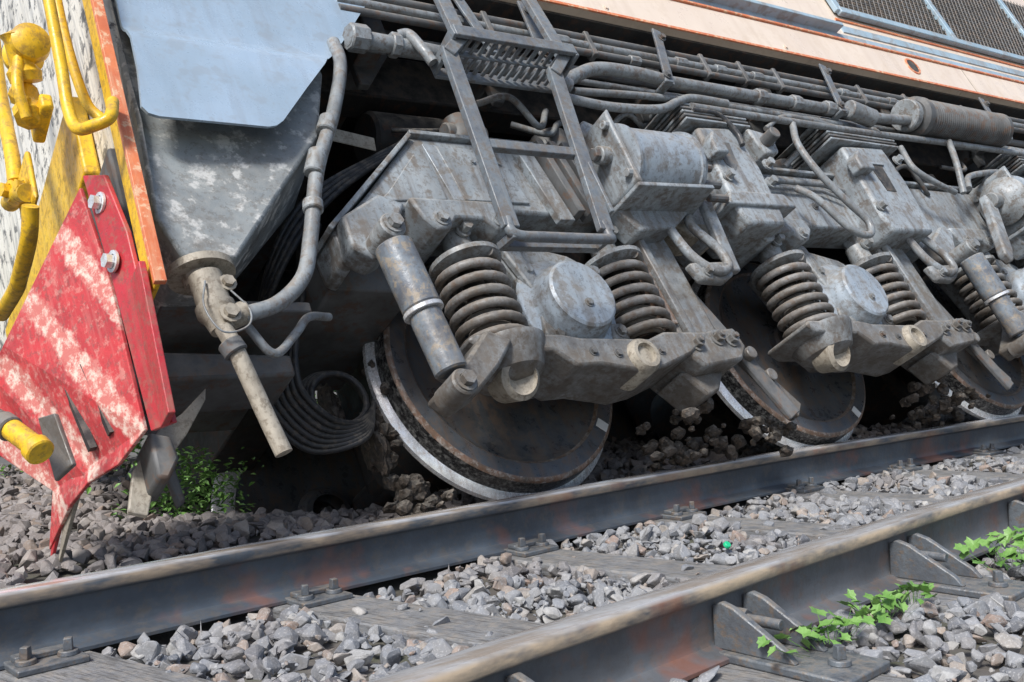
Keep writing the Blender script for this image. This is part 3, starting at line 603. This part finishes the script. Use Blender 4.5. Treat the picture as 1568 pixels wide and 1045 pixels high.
SX=[-1.1,-.25,.58,1.36,2.24,3.12,4.02,4.92,5.82,6.7,7.6,8.5,9.4,10.3,11.2,12.1,13,14,15,16]
def wbox(name,c,ex,ey,hx,hy,z0,z1,mat,parent,bevel=.004,taper=1.):
    ex=V((ex[0],ex[1],0)).normalized(); ey=V((ey[0],ey[1],0)).normalized(); c=V((c[0],c[1],0))
    bm=bmesh.new(); v=[]
    for z,t in ((z0,1),(z1,taper)):
        for a,b in ((-1,-1),(1,-1),(1,1),(-1,1)): v.append(bm.verts.new(c+ex*a*hx*t+ey*b*hy*t+V((0,0,z))))
    for f in ((3,2,1,0),(4,5,6,7),(0,1,5,4),(1,2,6,5),(2,3,7,6),(3,0,4,7)): bm.faces.new([v[i] for i in f])
    return addobj(name,bm,mat,parent,bevel)
def spike(c,z,mat,parent=TR,r=.014,h=.05):
    bm=bmesh.new()
    M4=Matrix.Translation((c[0],c[1],z))
    bmesh.ops.create_cone(bm,cap_ends=True,segments=14,radius1=r*1.9,radius2=r*1.7,depth=.012,matrix=M4@Matrix.Translation((0,0,.006)))
    bmesh.ops.create_cone(bm,cap_ends=True,segments=4,radius1=r*1.15,radius2=r,depth=h*.6,matrix=M4@Matrix.Rotation(random.random(),4,'Z')@Matrix.Translation((0,0,.012+h*.3)))
    addobj('screw_spike',bm,mat,parent,.002)
for x in SX:
    p1=V((x-.30,3.75)); p2=V((x+.58,.85)); d=(p2-p1).normalized(); nrm=V((-d.y,d.x))
    c=(p1+p2)/2
    wbox('sleeper',c,nrm,d,.115,(p2-p1).length/2,-.15,-.003,m_sleep,TR,.008)
    y1,s1=ry(R1,x); e=V((1,s1)).normalized(); nn=V((-e.y,e.x))
    cc=V((x,y1))
    wbox('baseplate',cc,e,nn,.085,.17,-.003,.014,m_plate,TR,.004)
    for sd in (-1,1):
        wbox('rail_clip',cc+nn*sd*.082,e,nn,.07,.02,.014,.03,m_plate,TR,.004)
        for ee in (-.05,.05): spike(cc+nn*sd*.118+e*ee,.014,m_plate)
for x in SX:
    xc=x+.49
    y2,s2=ry(R2,xc); e=V((1,s2)).normalized(); nn=V((-e.y,e.x)); cc=V((xc,y2))
    wbox('slide_chair_plate',cc-nn*.10,e,nn,.095,.26,-.003,.018,m_plate,TR,.005)
    for ee in (-.062,.062):
        for sd in (-1,):
            bm=bmesh.new(); q=[(.012,.018),(.012,.118),(.035,.128),(.07,.118),(.20,.045),(.225,.018)]
            A=[];B=[]
            for o_,z_ in q:
                for lst,t in ((A,-.011),(B,.011)):
                    p=cc+nn*sd*o_+e*(ee+t); lst.append(bm.verts.new((p.x,p.y,z_)))
            bm.faces.new(A); bm.faces.new(B[::-1])
            for i in range(len(q)): bm.faces.new((A[i],A[(i+1)%len(q)],B[(i+1)%len(q)],B[i]))
            addobj('chair_rib',bm,m_plate,TR,.004)
    bm=bmesh.new(); rot=V((nn.x,nn.y,0)).to_track_quat('Z','Y').to_matrix().to_4x4()
    bmesh.ops.create_cone(bm,cap_ends=True,segments=6,radius1=.024,radius2=.024,depth=.03,matrix=Matrix.Translation((cc.x-nn.x*.045,cc.y-nn.y*.045,.078))@rot)
    bmesh.ops.create_cone(bm,cap_ends=True,segments=14,radius1=.013,radius2=.013,depth=.16,matrix=Matrix.Translation((cc.x-nn.x*.07,cc.y-nn.y*.07,.078))@rot)
    addobj('chair_bolt',bm,m_plate,TR,.002)
    spike(cc-nn*.29,.018,m_plate); 
    wbox('rail_clip',cc+nn*.085,e,nn,.05,.025,.018,.04,m_plate,TR,.004); spike(cc+nn*.125,.018,m_plate)

# ------------------------------------------------------------------ ballast stones
def hull(seed,bev):
    r=random.Random(seed); bm=bmesh.new()
    sx,sy,sz=r.uniform(.8,1.3),r.uniform(.6,1.0),r.uniform(.45,.8)
    for i in range(13):
        v=V((r.gauss(0,1),r.gauss(0,1),r.gauss(0,1))).normalized()*r.uniform(.82,1.08)
        bm.verts.new((v.x*sx,v.y*sy,v.z*sz))
    bmesh.ops.convex_hull(bm,input=bm.verts)
    g=[v for v in bm.verts if not v.link_faces]; bmesh.ops.delete(bm,geom=g,context='VERTS')
    bmesh.ops.dissolve_limit(bm,angle_limit=math.radians(14),verts=bm.verts,edges=bm.edges)
    if bev: bmesh.ops.bevel(bm,geom=bm.edges[:],offset=.07,segments=1,affect='EDGES',profile=.6)
    bmesh.ops.triangulate(bm,faces=bm.faces); bmesh.ops.recalc_face_normals(bm,faces=bm.faces)
    bm.verts.ensure_lookup_table(); bm.verts.index_update()
    vs=np.array([v.co[:] for v in bm.verts]); fs=np.array([[v.index for v in f.verts] for f in bm.faces]); bm.free(); return vs,fs
HB=[hull(i,True) for i in range(18)]; HS=[hull(i,False) for i in range(18)]
def rail_y_np(path,x):
    px=np.array([p.x for p in path]); py=np.array([p.y for p in path]); return np.interp(x,px,py)
def hgt(x,y):
    y1=rail_y_np(R1,x)
    d=y-y1
    rise=np.clip((d-.05)/.35,0,1)
    left=np.clip((2.3-x)/1.0,0,1)
    h=np.where(d>0,-.01+rise*(.105+.035*left),-.012)
    h=h+.014*np.sin(x*5.1+y*3.3)*np.cos(x*2.3-y*6.1)
    h=h+np.where(y<1.35,.015,0)
    # the furrow the far leading wheel ploughed into the bed
    h=h-.36*np.exp(-(((x-1.98)/.62)**2+((y-4.42)/.66)**2)**2)
    return h
def in_sleeper(x,y):
    m=np.zeros(x.shape,bool)
    for sx in SX:
        cx=sx-.30+(3.75-y)/2.9*.88
        m|=(np.abs(x-cx)<.125)
    return m
def scatter(x0,x1,y0,y1,dens,H,s0,s1,dz=0,avoid=True):
    n=int((x1-x0)*(y1-y0)*dens)
    x=rng.uniform(x0,x1,n); y=rng.uniform(y0,y1,n)
    if avoid:
        keep=np.ones(n,bool)
        ra=rail_y_np(R1,x); rb=rail_y_np(R2,x)
        keep&=(np.abs(y-ra)>.085)&(np.abs(y-rb)>.085)
        ins=in_sleeper(x,y)&(y<3.0)
        keep&=~(ins&(rng.random(n)>.10))
        for s in SX:
            keep&=~((np.abs(x-s-.49)<.12)&(y<rb+.15)&(y>rb-.36))
            keep&=~((np.abs(x-s)<.11)&(np.abs(y-ra)<.2))
        x=x[keep];y=y[keep];n=len(x)
    z=hgt(x,y)+dz+rng.uniform(-.012,.012,n)
    s=rng.uniform(s0,s1,n)*rng.choice([1,1,.75,.5,1.25],n)
    kind=rng.integers(0,len(H),n)
    q=rng.normal(size=(n,4)); q/=np.linalg.norm(q,axis=1)[:,None]
    w_,a,b,c=q.T
    Rm=np.stack([1-2*(b*b+c*c),2*(a*b-c*w_),2*(a*c+b*w_),2*(a*b+c*w_),1-2*(a*a+c*c),2*(b*c-a*w_),2*(a*c-b*w_),2*(b*c+a*w_),1-2*(a*a+b*b)],1).reshape(n,3,3)
    VV=[];FF=[];CC=[];base=0
    for k in range(len(H)):
        idx=np.where(kind==k)[0]
        if not len(idx): continue
        vs,fs=H[k]
        W=np.einsum('nij,vj->nvi',Rm[idx],vs)*s[idx][:,None,None]
        W[:,:,2]*=.85
        W+=np.stack([x[idx],y[idx],z[idx]],1)[:,None,:]
        nv=len(vs)
        F=fs[None]+(np.arange(len(idx))*nv)[:,None,None]+base
        VV.append(W.reshape(-1,3));FF.append(F.reshape(-1,3)); CC.append(np.repeat(rng.random(len(idx)),nv)); base+=nv*len(idx)
    return VV,FF,CC
def build_ballast(name,parts,mat):
    VV=[];FF=[];CC=[];base=0
    for v,f,c in parts:
        v=np.concatenate(v);f=np.concatenate(f);c=np.concatenate(c)
        VV.append(v);FF.append(f+base);CC.append(c);base+=len(v)
    v=np.concatenate(VV).astype(np.float32);f=np.concatenate(FF).astype(np.int32);c=np.concatenate(CC).astype(np.float32)
    me=bpy.data.meshes.new(name); me.vertices.add(len(v)); me.vertices.foreach_set('co',v.ravel())
    me.loops.add(f.size); me.loops.foreach_set('vertex_index',f.ravel())
    me.polygons.add(len(f)); me.polygons.foreach_set('loop_start',np.arange(0,f.size,3,dtype=np.int32))
    me.polygons.foreach_set('use_smooth',np.zeros(len(f),bool))
    at=me.attributes.new('rnd','FLOAT','POINT'); at.data.foreach_set('value',c)
    me.update(calc_edges=True); me.materials.append(mat)
    ob=bpy.data.objects.new(name,me); COL.objects.link(ob); return ob
def stone_mat():
    m=bpy.data.materials.new('granite_ballast'); m.use_nodes=True; nt=m.node_tree; b=nt.nodes['Principled BSDF']
    at=nt.nodes.new('ShaderNodeAttribute'); at.attribute_name='rnd'
    cr=nt.nodes.new('ShaderNodeValToRGB'); e=cr.color_ramp
    cols=[(0,(.14,.15,.17)),(.25,(.22,.235,.26)),(.5,(.32,.33,.345)),(.70,(.24,.25,.27)),(.83,(.43,.43,.42)),(.91,(.35,.30,.255)),(1,(.31,.225,.185))]
    e.elements[0].position=0; e.elements[0].color=(*cols[0][1],1); e.elements[1].position=1; e.elements[1].color=(*cols[-1][1],1)
    for p,c in cols[1:-1]: q=e.elements.new(p); q.color=(*c,1)
    nt.links.new(at.outputs['Fac'],cr.inputs[0])
    tcn=nt.nodes.new('ShaderNodeTexCoord').outputs['Object']
    n1=noise(nt,tcn,28,5,.7)
    c=mixn(nt,mul(nt,ramp(nt,n1,.42,.62),.6),cr.outputs[0],(.20,.195,.19))
    c=mixn(nt,mul(nt,ramp(nt,noise(nt,tcn,160,2,.7),.55,.65),.45),c,(.50,.50,.50))
    sp=nt.nodes.new('ShaderNodeSeparateXYZ'); nt.links.new(tcn,sp.inputs[0])
    back=mul(nt,ramp(nt,sp.outputs[1],2.95,3.2),.5)
    pt=mul(nt,ramp(nt,noise(nt,tcn,1.6,3,.6),.50,.66),.34)
    mx=nt.nodes.new('ShaderNodeMath'); mx.operation='MAXIMUM'; nt.links.new(back,mx.inputs[0]); nt.links.new(pt,mx.inputs[1])
    c=mixn(nt,mx.outputs[0],c,(.21,.155,.12))
    nt.links.new(c,b.inputs['Base Color']); b.inputs['Roughness'].default_value=.8
    bp=nt.nodes.new('ShaderNodeBump'); bp.inputs['Strength'].default_value=.45; bp.inputs['Distance'].default_value=.006
    nt.links.new(n1,bp.inputs['Height']); nt.links.new(bp.outputs[0],b.inputs['Normal'])
    return m
m_stone=stone_mat()
parts=[scatter(-.8,5.0,.5,3.05,450,HB,.025,.043),
       scatter(-.8,5.0,.5,3.05,480,HS,.018,.032,dz=-.022),
       scatter(-.8,5.0,.5,3.05,220,HS,.006,.013,dz=.004,avoid=True),
       scatter(5.0,11,.3,3.05,480,HS,.024,.042),
       scatter(-1.5,3.2,2.95,5.2,480,HB,.024,.044),
       scatter(-1.5,9,3.05,6.8,330,HS,.024,.042),
       scatter(11,22,.3,4.5,180,HS,.026,.045)]
build_ballast('ballast_gravel',parts,m_stone)

def ground():
    bm=bmesh.new(); xs=[-400,-60,-10]+[-6+i*.25 for i in range(60)]+[9.5+i for i in range(14)]+[30,60,400]; ys=[-400,-60,-10]+[-4+i*.4 for i in range(17)]+[2.6+i*.2 for i in range(24)]+[8,10,18,60,400]
    g=[]
    for x in xs:
        row=[]
        for y in ys:
            near=(-6<=x<=22 and .2<=y<=6.8)
            z=float(hgt(np.array([x]),np.array([y]))[0])-.03 if near else -.06
            row.append(bm.verts.new((x,y,z)))
        g.append(row)
    for i in range(len(xs)-1):
        for j in range(len(ys)-1): bm.faces.new((g[i][j],g[i+1][j],g[i+1][j+1],g[i][j+1]))
    m=M('ground_grit',(.11,.10,.09),(.15,.14,.13),(.08,.09,.05),sc=1.2,rough=.95,bump=.6,dust=0,bsc=25)
    addobj('ground',bm,m,None)
ground()

# ------------------------------------------------------------------ plants
def leafmat(name,c1,c2):
    return M(name,c1,c2,None,sc=18,rough=.5,bump=.1,dust=0)
m_leaf=leafmat('weed_leaf',(.11,.25,.045),(.20,.36,.10)); m_leaf2=leafmat('bush_leaf',(.10,.24,.03),(.20,.38,.06))
def leaf(bm,c,s,rot,lob=True):
    pts=[(0,0),(.35,-.15),(.75,-.3),(.72,.05),(1.0,.35),(.74,.48),(.6,.85),(.3,.80),(0,1.15)] if lob else [(0,0),(.3,.3),(.32,.6),(0,1.1)]
    out=[(x,y) for x,y in pts]+[(-x,y) for x,y in pts[::-1][1:-1]]
    ctr=bm.verts.new(c+rot@V((0,.4*s,-.10*s)))
    v=[bm.verts.new(c+rot@V((x*s*.75,y*s,abs(x)*.25*s-.15*y*y*s))) for x,y in out]
    for i in range(len(v)): bm.faces.new((ctr,v[i],v[(i+1)%len(v)]))
def plant(name,cx,cy,cz,n,spread,s0,s1,hz,mat,lob=True,sy=.45):
    bm=bmesh.new()
    for i in range(n):
        c=V((cx+random.gauss(0,spread),cy+random.gauss(0,spread*sy),cz+random.uniform(0,hz)))
        rot=Matrix.Rotation(random.uniform(0,6.28),3,'Z')@Matrix.Rotation(random.uniform(-.7,.5),3,'X')@Matrix.Rotation(random.uniform(-.5,.5),3,'Y')
        leaf(bm,c,random.uniform(s0,s1),rot,lob)
        if lob:
            b=V((cx+(c.x-cx)*.5,cy+(c.y-cy)*.5,cz-.02)); d=.0015
            q=[bm.verts.new(b+V((-d,0,0))),bm.verts.new(b+V((d,0,0))),bm.verts.new(c+V((d,0,0))),bm.verts.new(c+V((-d,0,0)))]; bm.faces.new(q)
    addobj(name,bm,mat,None,sm=False)
plant('weed_plant',1.99,1.385,.035,26,.11,.020,.036,.035,m_leaf,sy=.3)
plant('weed_plant',2.26,1.42,.035,28,.11,.018,.034,.035,m_leaf,sy=.3)
plant('weed_plant',2.45,1.45,.035,14,.07,.018,.034,.03,m_leaf,sy=.3)
plant('weed_plant',3.02,1.44,.035,26,.12,.024,.042,.06,m_leaf)
plant('weed_plant',3.3,1.5,.035,22,.14,.022,.038,.05,m_leaf)
plant('weed_clump',1.34,3.95,.13,520,.09,.018,.04,.26,m_leaf,False)
plant('weed_clump',1.62,4.2,.02,420,.08,.018,.04,.28,m_leaf,False)
for bx in (1.6,2.4,3.3,-1.,.2): plant('bush',bx,6.3 if bx>0 else 8,.02,900,.35,.03,.06,.55,m_leaf2,False)
for bx,by in ((-3,14),(3,15),(9,14),(16,16),(-9,12)): plant('shrub',bx,by,0,2500,1.6,.08,.15,2.2,m_leaf2,False)
bm=bmesh.new(); bmesh.ops.create_cone(bm,cap_ends=True,segments=20,radius1=.014,radius2=.012,depth=.012,matrix=Matrix.Translation((2.67,2.26,.03))@Matrix.Rotation(.8,4,'X'))
addobj('green_bottle_cap',bm,M('green_plastic',(.02,.50,.22),(.03,.55,.27),None,rough=.3,bump=0,dust=0),None,.002)

# ------------------------------------------------------------------ light, sky, camera
w=bpy.data.worlds.new('World'); scene.world=w; w.use_nodes=True; nt=w.node_tree
sky=nt.nodes.new('ShaderNodeTexSky'); sky.sky_type='NISHITA'; sky.sun_disc=False
sd=V((-.60,-.30,.74)).normalized()
el=math.asin(sd.z); az=math.atan2(sd.x,sd.y)
sky.sun_elevation=el; sky.sun_rotation=az; sky.dust_density=2.2; sky.air_density=1.
nt.links.new(sky.outputs[0],nt.nodes['Background'].inputs[0]); nt.nodes['Background'].inputs[1].default_value=.15
sl=bpy.data.lights.new('sun','SUN'); sl.energy=4.0; sl.angle=math.radians(14); sl.color=(1,.975,.94)
so=bpy.data.objects.new('sun',sl); COL.objects.link(so); so.rotation_euler=sd.to_track_quat('Z','Y').to_euler()
cam=bpy.data.cameras.new('camera'); co=bpy.data.objects.new('camera',cam); COL.objects.link(co)
cam.sensor_width=36; cam.lens=35.01; cam.clip_start=.05; cam.clip_end=2000
cx=V((.7872,-.6154,-.0402)).normalized(); cz=V((-.6161,-.7876,-.0076)).normalized(); cy=cz.cross(cx).normalized(); cx=cy.cross(cz)
mw=Matrix((cx,cy,cz)).transposed().to_4x4(); mw.translation=V((0,0,.733)); co.matrix_world=mw
scene.camera=co
scene.view_settings.view_transform='Standard'; scene.view_settings.look='None'; scene.view_settings.exposure=0
